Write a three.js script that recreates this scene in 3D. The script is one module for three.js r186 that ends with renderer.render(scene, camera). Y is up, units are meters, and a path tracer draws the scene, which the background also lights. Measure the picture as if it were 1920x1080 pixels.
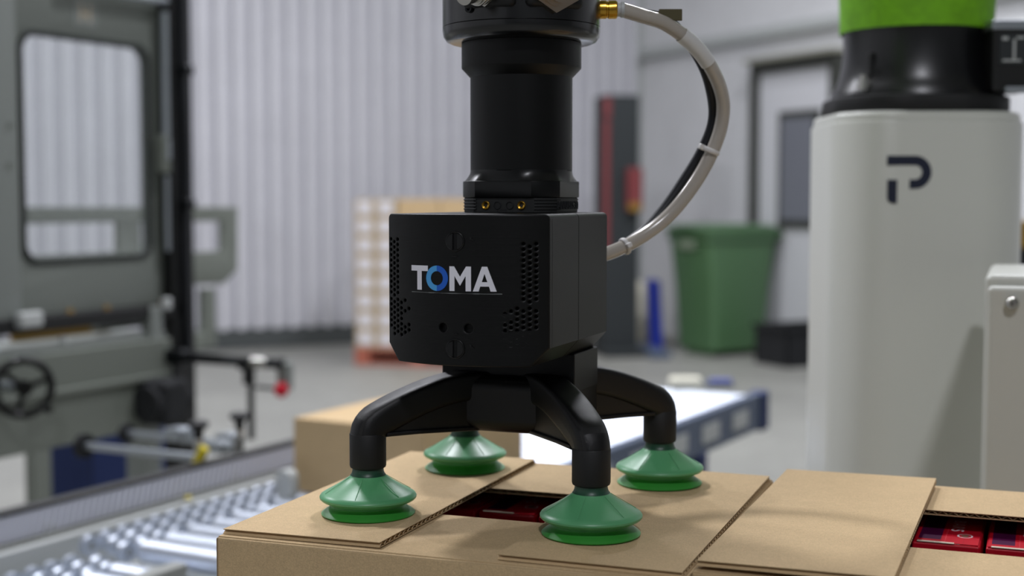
import * as THREE from 'three';
import { RoundedBoxGeometry } from 'three/addons/geometries/RoundedBoxGeometry.js';
import { mergeGeometries, toCreasedNormals } from 'three/addons/utils/BufferGeometryUtils.js';
import { TessellateModifier } from 'three/addons/modifiers/TessellateModifier.js';
import { RectAreaLightUniformsLib } from 'three/addons/lights/RectAreaLightUniformsLib.js';
import { FontLoader } from 'three/addons/loaders/FontLoader.js';
import { TextGeometry } from 'three/addons/geometries/TextGeometry.js';

// ------------------------------------------------------------------ camera, lights, exposure
const scene = new THREE.Scene();
const FOCAL = 2600, HORIZON = 370, EYE = 1.25;                 // pixels of a 1920 x 1080 frame; metres
const PITCH = Math.atan((540 - HORIZON) / FOCAL);
const camera = new THREE.PerspectiveCamera(2 * Math.atan(540 / FOCAL) * 180 / Math.PI, 16 / 9, 0.05, 60);
camera.position.set(0, EYE, 0);
camera.rotation.set(-PITCH, 0, 0);
camera.focus = 1.09;
camera.userData.fStop = 4.0;
camera.updateMatrixWorld(true);
scene.background = new THREE.Color(0x000000);
const renderer = new THREE.WebGLRenderer({ antialias: true });
renderer.toneMapping = THREE.LinearToneMapping;
renderer.toneMappingExposure = 2.4;
renderer.shadowMap.enabled = true;
RectAreaLightUniformsLib.init();
const CEILING = 5.6;
const LAMP_SIZE = .45, LAMP_POWER = 92, LAMP_COLOR = 0xf6f7ff;
const LAMPS = [                                                // x, depth of the ceiling fittings
  [-1.4, 3.5], [1.7, 3.9], [-1.5, 7.4], [1.9, 7.8], [-4.6, 5.4], [.2, -3.2]];

// ------------------------------------------------------------------ helpers
const D2R = Math.PI / 180;
function ray(px, py) {
  const x = (px - 960) / FOCAL, y = (540 - py) / FOCAL;
  return [x, -Math.sin(PITCH) + y * Math.cos(PITCH), Math.cos(PITCH) + y * Math.sin(PITCH)];
}
// pixel at a known horizontal depth -> world point
function atDepth(px, py, d) { const r = ray(px, py), t = d / r[2]; return new THREE.Vector3(r[0] * t, EYE + r[1] * t, -d); }
// pixel on a horizontal plane -> world point
function onLevel(px, py, h) { const r = ray(px, py), t = (h - EYE) / r[1]; return new THREE.Vector3(r[0] * t, h, -r[2] * t); }
// pixel on the vertical plane x = xl of a frame at (X, depth) turned by deg -> local point of that frame
function onPlane(px, py, [OX, OD], deg, xl) {
  const r = ray(px, py), c = Math.cos(deg * D2R), s = Math.sin(deg * D2R);
  const t = (xl + OX * c - OD * s) / (r[0] * c - r[2] * s);
  const X = r[0] * t - OX, d = r[2] * t - OD;
  return new THREE.Vector3(xl, EYE + r[1] * t, -(X * s + d * c));
}
let seed = 7;
function rnd() { seed = (seed * 1664525 + 1013904223) >>> 0; return seed / 4294967296; }
const taken = {};
function numbered(name) { const n = taken[name] = (taken[name] ?? -1) + 1; return n ? name + '_' + String(n).padStart(3, '0') : name; }
function shade(o) { o.traverse(m => { if (m.isMesh) { m.castShadow = true; m.receiveShadow = true; } }); }
function tag(o, label, category, group) { o.userData.label = label; o.userData.category = category; if (group) o.userData.group = group; return o; }
function thing(name, label, category, pos = [0, 0, 0], turn = 0, group) {
  const g = new THREE.Group(); g.name = numbered(name); g.position.set(...pos); g.rotation.y = turn * D2R;
  scene.add(g); return tag(g, label, category, group);
}
function part(parent, name, geo, mat, pos) {
  const m = new THREE.Mesh(geo, mat); m.name = name; if (pos) m.position.set(...pos); parent.add(m); return m;
}
function struct(name, geo, mat, parent) {
  const m = new THREE.Mesh(geo, mat); m.name = name;
  if (parent) parent.add(m); else { scene.add(m); m.userData.kind = 'structure'; }
  return m;
}
// uv in metres by the dominant axis of the normal
function muv(g) {
  if (g.index) g = g.toNonIndexed();
  const p = g.attributes.position, n = g.attributes.normal, uv = new Float32Array(p.count * 2);
  for (let i = 0; i < p.count; i++) {
    const ax = Math.abs(n.getX(i)), ay = Math.abs(n.getY(i)), az = Math.abs(n.getZ(i));
    const x = p.getX(i), y = p.getY(i), z = p.getZ(i);
    const q = ay >= ax && ay >= az ? [x, z] : ax >= az ? [z, y] : [x, y];
    uv[2 * i] = q[0]; uv[2 * i + 1] = q[1];
  }
  g.setAttribute('uv', new THREE.BufferAttribute(uv, 2)); return g;
}
// crease at an angle; the addon welds at 1 cm, so work in millimetres
function creased(g, a) { const q = toCreasedNormals(g.clone().scale(1000, 1000, 1000), a); return q.scale(.001, .001, .001); }
function box(w, h, d, x = 0, y = 0, z = 0) { return muv(new THREE.BoxGeometry(w, h, d).translate(x, y, z)); }
function rbox(w, h, d, r, x = 0, y = 0, z = 0, seg = 2) { return muv(new RoundedBoxGeometry(w, h, d, seg, r).translate(x, y, z)); }
function cyl(r0, r1, h, seg = 24) { return new THREE.CylinderGeometry(r1, r0, h, seg); }        // r0 bottom, r1 top
function cylX(r, len, seg = 24) { return new THREE.CylinderGeometry(r, r, len, seg).rotateZ(Math.PI / 2); }
function cylZ(r, len, seg = 24) { return new THREE.CylinderGeometry(r, r, len, seg).rotateX(Math.PI / 2); }
function plain(gs) { return gs.map(g => { g = g.index ? g.toNonIndexed() : g; for (const k of Object.keys(g.attributes)) if (!['position', 'normal', 'uv'].includes(k)) g.deleteAttribute(k); return g; }); }
function join(...gs) { return mergeGeometries(plain(gs.flat())); }
function lathe(pts, seg = 64) { return creased(new THREE.LatheGeometry(pts.map(p => new THREE.Vector2(...p)), seg), 0.6); }
function tube(pts, r, seg = 64, rad = 12, type = 'catmullrom') {
  return new THREE.TubeGeometry(new THREE.CatmullRomCurve3(pts, false, type), seg, r, rad, false);
}
function bar(a, b, r, seg = 14) {
  const v = b.clone().sub(a), g = new THREE.CylinderGeometry(r, r, v.length(), seg);
  g.applyQuaternion(new THREE.Quaternion().setFromUnitVectors(new THREE.Vector3(0, 1, 0), v.clone().normalize()));
  return g.translate(...a.clone().add(b).multiplyScalar(.5).toArray());
}
function ext(shape, depth, bevel = 0, seg = 2, curve = 12) {
  return new THREE.ExtrudeGeometry(shape, { depth, bevelEnabled: bevel > 0, bevelSize: bevel, bevelThickness: bevel, bevelOffset: -bevel, bevelSegments: seg, curveSegments: curve });
}
function rrect(x0, y0, x1, y1, r) {
  const s = new THREE.Shape();
  s.moveTo(x0 + r, y0); s.lineTo(x1 - r, y0); s.absarc(x1 - r, y0 + r, r, -Math.PI / 2, 0); s.lineTo(x1, y1 - r); s.absarc(x1 - r, y1 - r, r, 0, Math.PI / 2);
  s.lineTo(x0 + r, y1); s.absarc(x0 + r, y1 - r, r, Math.PI / 2, Math.PI); s.lineTo(x0, y0 + r); s.absarc(x0 + r, y0 + r, r, Math.PI, Math.PI * 1.5);
  return s;
}
function poly(pts) { return new THREE.Shape(pts.map(p => new THREE.Vector2(...p))); }

// ------------------------------------------------------------------ textures (grain only)
function vnoise(n, cells, s0) {             // tiling value noise n x n
  let s = s0; const R = () => { s = (s * 1664525 + 1013904223) >>> 0; return s / 4294967296; };
  const g = Float32Array.from({ length: cells * cells }, R), o = new Float32Array(n * n);
  for (let y = 0; y < n; y++) for (let x = 0; x < n; x++) {
    const fx = x / n * cells, fy = y / n * cells, ix = fx | 0, iy = fy | 0, a = fx - ix, b = fy - iy;
    const u = a * a * (3 - 2 * a), v = b * b * (3 - 2 * b), i1 = (ix + 1) % cells, j1 = (iy + 1) % cells;
    o[y * n + x] = (g[iy * cells + ix] * (1 - u) + g[iy * cells + i1] * u) * (1 - v) + (g[j1 * cells + ix] * (1 - u) + g[j1 * cells + i1] * u) * v;
  }
  return o;
}
function dataTex(n, fn, size, srgb = true) {
  const d = new Uint8Array(n * n * 4);
  for (let i = 0; i < n * n; i++) { const c = fn(i % n, (i / n) | 0, i); d[4 * i] = c[0]; d[4 * i + 1] = c[1]; d[4 * i + 2] = c[2]; d[4 * i + 3] = 255; }
  const t = new THREE.DataTexture(d, n, n); t.wrapS = t.wrapT = THREE.RepeatWrapping; t.magFilter = THREE.LinearFilter; t.minFilter = THREE.LinearMipmapLinearFilter; t.generateMipmaps = true;
  t.repeat.set(1 / size, 1 / size); if (srgb) t.colorSpace = THREE.SRGBColorSpace; t.needsUpdate = true; return t;
}
const N1 = vnoise(512, 256, 3), N2 = vnoise(512, 48, 5), N3 = vnoise(512, 10, 9), N4 = vnoise(512, 128, 21);
const clampB = v => Math.max(0, Math.min(255, v));
function toned(r, g, b, a1, a2, a3, size) { return dataTex(512, (x, y, i) => { const k = 1 + (N1[i] - .5) * a1 + (N2[i] - .5) * a2 + (N3[i] - .5) * a3; return [clampB(r * k), clampB(g * k), clampB(b * k)]; }, size); }
const kraftMap = dataTex(512, (x, y, i) => {
  const fibre = N4[((y * 3) % 512) * 512 + x] - .5;
  const k = 1 + (N1[i] - .5) * .1 + fibre * .05 + (N2[i] - .5) * .025 + (N3[i] - .5) * .02;
  return [clampB(196 * k), clampB(169 * k), clampB(128 * k)];
}, .16);
const kraftBump = dataTex(512, (x, y, i) => { const v = clampB(128 + (N1[i] - .5) * 90 + (N4[i] - .5) * 60); return [v, v, v]; }, .12, false);
const printLines = dataTex(256, (x, y) => { const v = clampB(128 + 70 * Math.sin(y / 256 * Math.PI * 2 * 32) + (N1[(y % 512) * 512 + 3] - .5) * 90); return [v, v, v]; }, .02, false);
const grainBump = dataTex(512, (x, y, i) => { const v = clampB(128 + (N1[i] - .5) * 150); return [v, v, v]; }, .03, false);

// ------------------------------------------------------------------ materials
const S = (o) => new THREE.MeshStandardMaterial(o), P = (o) => new THREE.MeshPhysicalMaterial(o);
const M = {
  wall: S({ map: toned(202, 202, 207, .02, .02, .03, 3), roughness: .55 }),
  flatWall: S({ map: toned(204, 205, 206, .02, .02, .04, 3), roughness: .6 }),
  darkWall: S({ color: 0x77797a, roughness: .8 }),
  plinth: S({ color: 0x4a4e4e, roughness: .8 }),
  floor: S({ map: toned(140, 140, 134, .05, .05, .09, 4), roughness: .5 }),
  ceiling: S({ color: 0xb9b9b4, roughness: .9 }),
  kraft: S({ map: kraftMap, bumpMap: kraftBump, bumpScale: .0004, roughness: .86 }),
  kraftFlute: S({ color: 0xc4a980, roughness: .9, side: THREE.DoubleSide }),
  black: P({ color: 0x060707, roughness: .45, specularIntensity: .55, bumpMap: printLines, bumpScale: .00005 }),
  ringBlack: P({ color: 0x171919, roughness: .6 }),
  blackTube: P({ color: 0x060707, roughness: .42, specularIntensity: .6 }),
  blackSmooth: P({ color: 0x060707, roughness: .3, specularIntensity: .8 }),
  blackGrain: P({ color: 0x070708, roughness: .36, specularIntensity: .8, bumpMap: grainBump, bumpScale: .00012 }),
  blackMatte: S({ color: 0x08090a, roughness: .6 }),
  anodised: S({ color: 0x14171a, roughness: .35, metalness: .6 }),
  green: P({ color: 0x66b87f, roughness: .36, transmission: .3, thickness: 0, clearcoat: .25, clearcoatRoughness: .35 }),
  greenLip: P({ color: 0x3fb03e, roughness: .45, transmission: .45, thickness: 0, clearcoat: .15, clearcoatRoughness: .4 }),
  neckGreen: P({ color: 0x1d4632, roughness: .4 }),
  brass: S({ color: 0xc79a3c, roughness: .24, metalness: 1 }),
  steel: S({ color: 0xc8c6c0, roughness: .25, metalness: 1 }),
  zinc: S({ color: 0xd3dae6, roughness: .42, metalness: .9 }),
  aluminium: S({ color: 0xaab0b6, roughness: .38, metalness: .8 }),
  hose: P({ color: 0xbdb6ac, roughness: .22, transmission: .22, thickness: 0, clearcoat: .5, clearcoatRoughness: .15 }),
  cable: S({ color: 0x0b0f16, roughness: .5 }),
  tie: P({ color: 0xe6e4e2, roughness: .4, transmission: .2, thickness: 0 }),
  label: P({ color: 0xe8e8e6, roughness: .35, transmission: .25, thickness: 0 }),
  olive: S({ color: 0x4b4423, roughness: .5 }),
  white: S({ color: 0xe6e6ee, roughness: .5 }),
  lightBlue: S({ color: 0x4aa3e2, roughness: .5 }),
  blue: S({ color: 0x0f5cc4, roughness: .5 }),
  greyLine: S({ color: 0x6d7070, roughness: .5 }),
  pedestal: P({ color: 0xd0d1c9, roughness: .4, clearcoat: .2, clearcoatRoughness: .3 }),
  cabinet: P({ color: 0xc6c7bf, roughness: .42 }),
  navy: S({ color: 0x0d1730, roughness: .5 }),
  lime: S({ map: toned(112, 176, 14, .08, .1, .12, .3), roughness: .7 }),
  machineGrey: S({ color: 0x70756f, roughness: .5 }),
  machinePale: S({ color: 0x7f8480, roughness: .5 }),
  machineDark: S({ color: 0x6f746c, roughness: .55 }),
  gasket: S({ color: 0x2a2e2c, roughness: .7 }),
  pane: P({ color: 0xf4f6f6, roughness: .02, transmission: 1, thickness: 0, ior: 1.5 }),
  linkGrey: S({ color: 0xcfd0da, roughness: .5 }),
  palePlastic: S({ color: 0xb7bab9, roughness: .5 }),
  railGrey: S({ color: 0x8e908c, roughness: .45, metalness: .3 }),
  blueGrey: S({ color: 0x4d5a70, roughness: .5 }),
  darkBlue: S({ color: 0x1a2c5e, roughness: .6 }),
  red: S({ color: 0xd0132f, roughness: .35 }),
  yellow: S({ color: 0xd8c418, roughness: .5 }),
  brownGold: S({ color: 0x8a6a20, roughness: .7 }),
  binGreen: S({ color: 0x4a6b48, roughness: .42 }),
  binDark: S({ color: 0x456544, roughness: .42 }),
  rubber: S({ color: 0x15171a, roughness: .8 }),
  mast: S({ color: 0x24292b, roughness: .6 }),
  mastRed: S({ color: 0x743032, roughness: .6 }),
  orange: S({ color: 0xc4531c, roughness: .6 }),
  vividBlue: S({ color: 0x0f2fa8, roughness: .5 }),
  cream: S({ color: 0xd9d6c4, roughness: .7 }),
  packWhite: S({ color: 0xd6d3d6, roughness: .35 }),
  packTan: S({ color: 0xb7a68c, roughness: .8 }),
  palletRed: S({ color: 0xa8604c, roughness: .85 }),
  doorFrame: S({ color: 0x33352f, roughness: .6 }),
  doorWhite: S({ color: 0xc9cacd, roughness: .5 }),
  doorGlass: P({ color: 0x6d7078, roughness: .15 }),
  lampGlow: S({ color: 0xffffff, emissive: LAMP_COLOR, emissiveIntensity: 6 }),
};

// ------------------------------------------------------------------ the hall
const HALL = [1.19, 13.16], HALL_TURN = 26.5;                  // far right corner (x, depth); local x along the back wall, z towards the camera
const hall = (x, y, z) => { const c = Math.cos(HALL_TURN * D2R), s = Math.sin(HALL_TURN * D2R); return [HALL[0] + x * c + z * s, y, -HALL[1] - x * s + z * c]; };
function placeHall(m) { m.position.set(HALL[0], 0, -HALL[1]); m.rotation.y = HALL_TURN * D2R; return m; }
const HW = 12.5, HD = 15.5;
placeHall(struct('floor', box(HW + .6, .2, HD + .6, -HW / 2, -.1, HD / 2), M.floor));
placeHall(struct('ceiling', box(HW + .6, .2, HD + .6, -HW / 2, CEILING + .1, HD / 2), M.ceiling));
{ // corrugated back wall: trapezoid ribs of 150 mm pitch
  const pts = [[0, .2], [0, 0]]; const pitch = .15; let x = 0; const n = Math.ceil((HW - .05) / pitch);
  const s = new THREE.Shape(); s.moveTo(0, .25); s.lineTo(0, 0);
  for (let i = 0; i < n; i++) { x = -i * pitch; s.lineTo(x - .055, 0); s.lineTo(x - .072, -.08); s.lineTo(x - .133, -.08); s.lineTo(x - pitch, 0); }
  s.lineTo(-n * pitch, .25); s.lineTo(0, .25);
  const g = muv(ext(s, CEILING - .16).rotateX(-Math.PI / 2).translate(0, .16, 0));
  placeHall(struct('wall_back', g, M.wall));
  const b = placeHall(struct('baseboard_back', rbox(HW, .17, .06, .006, -HW / 2, .085, .035), M.plinth));
}
placeHall(struct('wall_right', box(.25, CEILING, HD, .125, CEILING / 2, HD / 2), M.flatWall));
placeHall(struct('wall_left', box(.25, CEILING, HD, -HW - .125, CEILING / 2, HD / 2), M.flatWall));
placeHall(struct('wall_front', box(HW + .5, CEILING, .25, -HW / 2, CEILING / 2, HD + .125), M.darkWall));
placeHall(struct('baseboard_right', rbox(.06, .3, HD - 2.9, .006, -.03, .15, 2.9 + (HD - 2.9) / 2), M.plinth));
placeHall(struct('trim_1', rbox(.07, .09, HD - .1, .01, -.035, 2.58, HD / 2), S({ color: 0xa9adab, roughness: .6 })));
placeHall(struct('trim_2', rbox(.05, CEILING, .05, .006, -.03, CEILING / 2, .05), S({ color: 0xa9adab, roughness: .6 })));
{ // door in the right wall: dark frame, white leaf with a window
  const g = new THREE.Group(); g.name = 'door_1'; g.userData.kind = 'structure'; scene.add(g); placeHall(g);
  const z0 = 1.86, z1 = 2.95, h = 2.25, t = .09;
  part(g, 'door_frame', join(box(.08, h, t, -.04, h / 2, z0 + t / 2), box(.08, h, t, -.04, h / 2, z1 - t / 2), box(.08, t, z1 - z0, -.04, h + t / 2, (z0 + z1) / 2)), M.doorFrame);
  part(g, 'door_head_ledge', box(.14, .03, z1 - z0 + .04, -.07, h + t + .015, (z0 + z1) / 2), S({ color: 0x8e8e80, roughness: .6 }));
  const leaf = part(g, 'door_leaf', box(.04, h, z1 - z0 - 2 * t, -.02, h / 2, (z0 + z1) / 2), M.doorWhite);
  part(g, 'door_window_frame', box(.03, .92, .5, -.05, 1.47, z0 + .62), M.doorFrame);
  part(g, 'door_window_glass', box(.012, .8, .4, -.068, 1.47, z0 + .62), M.doorGlass);
}
// ceiling lamps: white housing, glowing diffuser and the light of the same size
for (const [x, d] of LAMPS) {
  const g = thing('ceiling_lamp', 'square white lamp hanging under the hall roof', 'lamp', [x, CEILING - .1, -d], 0, 'ceiling lamps of the hall');
  part(g, 'housing', rbox(LAMP_SIZE + .08, .12, LAMP_SIZE + .08, .03, 0, .07, 0), M.white);
  part(g, 'diffuser', box(LAMP_SIZE, .012, LAMP_SIZE, 0, .006, 0), M.lampGlow);
  const L = new THREE.RectAreaLight(LAMP_COLOR, LAMP_POWER, LAMP_SIZE, LAMP_SIZE); L.position.set(0, -.006, 0); L.rotation.x = -Math.PI / 2; g.add(L);
}

// ------------------------------------------------------------------ cartons under the gripper
const TOP = .990;                                              // top of the upper flaps
const CARTON = { w: .372, d: .372, t: .0042, turn: -20.2 };
const FLUTE_PITCH = .0085;
// one flap of corrugated board: two liners and the wavy flute between them; flutes run from hinge to free edge (local z), hinge at z = 0, board top at y = 0
function flap(parent, name, w, len) {
  const t = CARTON.t, f = part(parent, name, rbox(w, .0007, len, .0003, 0, -.00035, len / 2, 1), M.kraft);
  part(f, 'lower_liner', box(w, .0006, len, 0, -t + .0003, len / 2), M.kraft);
  const n = Math.round(w / FLUTE_PITCH), v = [], k = w / n;
  for (let i = 0; i < n * 2; i++) {
    const x0 = -w / 2 + i * k / 2, x1 = x0 + k / 2, y0 = i % 2 ? -.0007 : -t + .0006, y1 = i % 2 ? -t + .0006 : -.0007;
    v.push(x0, y0, 0, x1, y1, 0, x1, y1, len, x0, y0, 0, x1, y1, len, x0, y0, len);
  }
  const g = new THREE.BufferGeometry(); g.setAttribute('position', new THREE.Float32BufferAttribute(v, 3)); g.computeVertexNormals();
  g.setAttribute('uv', new THREE.Float32BufferAttribute(new Float32Array(v.length / 3 * 2), 2));
  part(f, 'flute', g, M.kraftFlute);
  return f;
}
function carton(label, center, height, opts = {}) {
  const { w, d, t } = CARTON, g = thing('open_carton', label, 'carton', [center[0], TOP - height, -center[1]], opts.turn ?? CARTON.turn);
  const hTop = height - t;                                     // lower flaps lie here
  const wallH = hTop - .001;
  part(g, 'front_wall', rbox(w, wallH, t, .0018, 0, wallH / 2, d / 2 - t / 2), M.kraft);
  part(g, 'back_wall', rbox(w, wallH, t, .0018, 0, wallH / 2, -d / 2 + t / 2), M.kraft);
  part(g, 'side_wall', rbox(t, wallH, d, .0018, w / 2 - t / 2, wallH / 2, 0), M.kraft);
  part(g, 'side_wall', rbox(t, wallH, d, .0018, -w / 2 + t / 2, wallH / 2, 0), M.kraft);
  part(g, 'bottom', box(w - 2 * t, t, d - 2 * t, 0, t / 2, 0), M.kraft);
  const front = opts.front ?? .128, back = opts.back ?? .128;
  const fa = flap(g, 'flap', w - .003, front); fa.position.set(0, hTop, d / 2 - .002); fa.rotation.y = Math.PI;
  const fb = flap(g, 'flap', w - .003, back); fb.position.set(0, hTop, -d / 2 + .002);
  // rounded folds along the front and back edges
  part(g, 'fold', muv(cylX(.0042, w - .004, 20).translate(0, hTop - .0042, d / 2 - .0042)), M.kraft);
  part(g, 'fold', muv(cylX(.0042, w - .004, 20).translate(0, hTop - .0042, -d / 2 + .0042)), M.kraft);
  const l = flap(g, 'flap', d - .016, opts.left ?? .136); l.position.set(-w / 2 + .002 + (opts.shiftL ?? 0), height + (opts.raiseL ?? 0), 0); l.rotation.order = 'YXZ'; l.rotation.set(-(opts.liftL ?? 0) * D2R, Math.PI / 2, (opts.twistL ?? 0) * D2R);
  const r = flap(g, 'flap', d - .016, opts.right ?? .137); r.position.set(w / 2 - .002, height, 0); r.rotation.order = 'YXZ'; r.rotation.set(-(opts.liftR ?? 0) * D2R, -Math.PI / 2, (opts.twistR ?? 0) * D2R);
  return g;
}
const BOX_H = .25;
const ca = Math.cos(20.2 * D2R), sa = Math.sin(20.2 * D2R);
const boxA = [.007, 1.179], boxB = [.3665, 1.0695], TURN_B = -21.4;
const cartonA = carton('brown cardboard carton held by the four green suction cups', boxA, BOX_H, { liftL: .4, liftR: .25 });
const cartonB = carton('brown cardboard carton with a lifted flap, standing beside the carton under the suction cups', boxB, BOX_H, { liftL: .5, raiseL: .0028, shiftL: .001, liftR: .3, back: .104, turn: TURN_B });
// red packs in the cartons
function packTexture() {
  const c = document.createElement('canvas'); c.width = 256; c.height = 1024; const x = c.getContext('2d');
  x.fillStyle = '#c00f26'; x.fillRect(0, 0, 256, 1024);
  x.fillStyle = '#4a0b3c'; x.fillRect(14, 20, 90, 930);
  x.strokeStyle = '#e06a72'; x.lineWidth = 2; x.setLineDash([10, 9]);
  x.beginPath(); x.moveTo(122, 0); x.lineTo(122, 1024); x.stroke();
  x.strokeStyle = '#8e0c1c'; x.beginPath(); x.moveTo(196, 0); x.lineTo(196, 1024); x.stroke(); x.setLineDash([]);
  x.save(); x.translate(134, 690); x.rotate(Math.PI / 2); x.scale(1.9, 1); x.fillStyle = '#f4eef2'; x.font = 'bold 72px sans-serif'; x.textAlign = 'right'; x.textBaseline = 'alphabetic'; x.fillText('BARS', 0, 0); x.restore();
  x.strokeStyle = '#eadfe0'; x.lineWidth = 8; x.beginPath(); x.ellipse(196, 800, 28, 50, 0, 0, Math.PI * 2); x.stroke();
  x.fillStyle = '#7d6f5a'; x.beginPath(); x.ellipse(196, 800, 15, 27, 0, 0, Math.PI * 2); x.fill();
  const t = new THREE.CanvasTexture(c); t.colorSpace = THREE.SRGBColorSpace; return t;
}
const packTop = S({ map: packTexture(), roughness: .35 }), packSide = S({ color: 0xc00f26, roughness: .35 }), packEdge = S({ color: 0xcbb8a6, roughness: .8 });
for (const [cb, where, lab] of [[cartonA, boxA, 'red pack in the carton under the cups'], [cartonB, boxB, 'red and purple pack in the carton with the lifted flap']]) {
  for (let i = 0; i < 6; i++) {
    const pw = .0535, L = .136, H = .2225, x = -.143 + i * .0572, z = -.11;
    const g = thing('red_pack', lab + ', ' + ['first', 'second', 'third', 'fourth', 'fifth', 'sixth'][i] + (lab.includes('under') ? ' from the side opposite the other carton' : ' from the flap hinge'), 'pack', [where[0] + x * ca - z * -sa * -1, TOP - BOX_H + CARTON.t, -where[1]], CARTON.turn, lab.includes('under') ? 'red packs in the carton under the gripper' : 'red packs in the carton with the lifted flap');
    const v = new THREE.Vector3(x, 0, z).applyAxisAngle(new THREE.Vector3(0, 1, 0), (where === boxB ? TURN_B : CARTON.turn) * D2R);
    g.position.set(where[0] + v.x, TOP - BOX_H + CARTON.t, -where[1] + v.z); g.rotation.y = ((where === boxB ? TURN_B : CARTON.turn) + (rnd() - .5) * .8) * D2R;
    part(g, 'body', rbox(pw, H, L, .002, 0, H / 2, 0), packSide);
    const top = new THREE.BoxGeometry(pw - .003, .0008, L - .003).translate(0, H + .0004, 0);
    part(g, 'printed_lid', top, packTop);
    part(g, 'lid_tab', rbox(pw * .55, .0009, .004, .0004, -.008, H + .0006, L / 2 - .002, 1), packEdge);
  }
}

// conveyor that carries the two cartons (below the frame)
{
  const g = thing('pick_conveyor', 'grey roller conveyor carrying the cartons under the gripper', 'conveyor', [boxA[0] + .18 * ca, 0, -(boxA[1] - .18 * sa)], CARTON.turn);
  for (const z of [-.24, .24]) part(g, 'rail', rbox(1.3, .1, .03, .004, 0, .69, z), M.railGrey);
  const rg = cylZ(.0225, .44, 20);
  for (let i = 0; i < 15; i++) part(g, 'roller', rg, M.zinc, [-.6 + i * .0857, .7175, 0]);
  for (const x of [-.55, .55]) for (const z of [-.24, .24]) part(g, 'leg', rbox(.05, .65, .04, .004, x, .325, z), M.railGrey);
}

// ------------------------------------------------------------------ vacuum gripper
const TOOL = [.008, 1.187], TOOL_TURN = -21;
const tool = thing('vacuum_gripper', 'black vacuum gripper lettered TOMA with four green suction cups on the carton', 'gripper', [TOOL[0], TOP, -TOOL[1]], TOOL_TURN);
const ty = y => y - TOP;                                        // world height -> gripper height
const HEAD = { hx: .0678, top: ty(1.2372), bot: ty(1.1212), front: .119, seam: .049, back: -.0285, ch: .0125, sag: .024 };
const arcR = (HEAD.hx ** 2 + HEAD.sag ** 2) / (2 * HEAD.sag);
const bulge = x => Math.sqrt(Math.max(0, arcR * arcR - x * x)) - (arcR - HEAD.sag);
function headShape(inset = 0) {
  const { hx, top, bot, ch } = HEAD, r = .004, a = hx - inset, b = bot + inset, t = top - inset, s = new THREE.Shape();
  s.moveTo(-a + ch, b); s.lineTo(a - ch, b); s.lineTo(a, b + ch * 1.1); s.lineTo(a, t - r); s.absarc(a - r, t - r, r, 0, Math.PI / 2);
  s.lineTo(-a + r, t); s.absarc(-a + r, t - r, r, Math.PI / 2, Math.PI); s.lineTo(-a, b + ch * 1.1); s.lineTo(-a + ch, b);
  return s;
}
function bent(g, z0, L) {                                       // bow the front outwards; the bow grows from z0 to z0 + L
  g = new TessellateModifier(.006, 12).modify(g.index ? g.toNonIndexed() : g);
  const p = g.attributes.position, n = g.attributes.normal, v = new THREE.Vector3();
  for (let i = 0; i < p.count; i++) {
    const x = p.getX(i), u = (p.getZ(i) - z0) / L, k = Math.max(0, Math.min(1, u)), b = bulge(x), db = -x / Math.sqrt(Math.max(1e-6, arcR * arcR - x * x)), q = 1 + (u > 0 && u < 1 ? b / L : 0);
    v.set(n.getX(i) - n.getZ(i) * db * k / q, n.getY(i), n.getZ(i) / q).normalize(); n.setXYZ(i, v.x, v.y, v.z);
    p.setZ(i, p.getZ(i) + b * k);
  }
  return muv(g);
}
{ // front panel with its perforated grilles
  const f = headShape(0), holes = [];
  const hole = (x, y, r) => { const h = new THREE.Path(); h.absarc(x, y, r, 0, Math.PI * 2, true); holes.push(h); };
  const grid = (x0, nx, y0, ny, skip) => {                       // columns of holes, every other column half a step down
    for (let c = 0; c < nx; c++) for (let k = 0; k < ny; k++) if (!skip || !skip(c, k)) hole(x0 + c * .0042, y0 - k * .0042 - (c % 2 ? .0021 : 0), .00115);
  };
  grid(-.0642, 3, ty(1.2172), 11); grid(-.0642, 6, ty(1.1698), 7, (c, k) => c > 4 && (k < 1 || k > 5) || c === 0 && k === 6);
  grid(.0505, 3, ty(1.2150), 11); grid(.0379, 6, ty(1.1660), 7, (c, k) => c < 1 && k < 1 || c === 5 && k > 5 || c === 0 && k > 5);
  for (const sx of [-.0105, .0105]) hole(sx, ty(1.1505), .0034);
  f.holes = holes;
  const g = bent(ext(f, .0052, .0012, 2, 6).translate(0, 0, HEAD.front - .0064), HEAD.seam, .01);
  part(tool, 'front_panel', g, M.black);
}
part(tool, 'front_cover', bent(ext(headShape(0), HEAD.front - HEAD.seam - .0045 - .0006, 0).translate(0, 0, HEAD.seam + .0006), HEAD.seam + .0006, HEAD.front - HEAD.seam - .0051), M.black);
part(tool, 'rear_cover', muv(creased(ext(headShape(0), HEAD.seam - HEAD.back - .0012, .0006, 1).translate(0, 0, HEAD.back + .0006), .5)), M.black);
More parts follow.
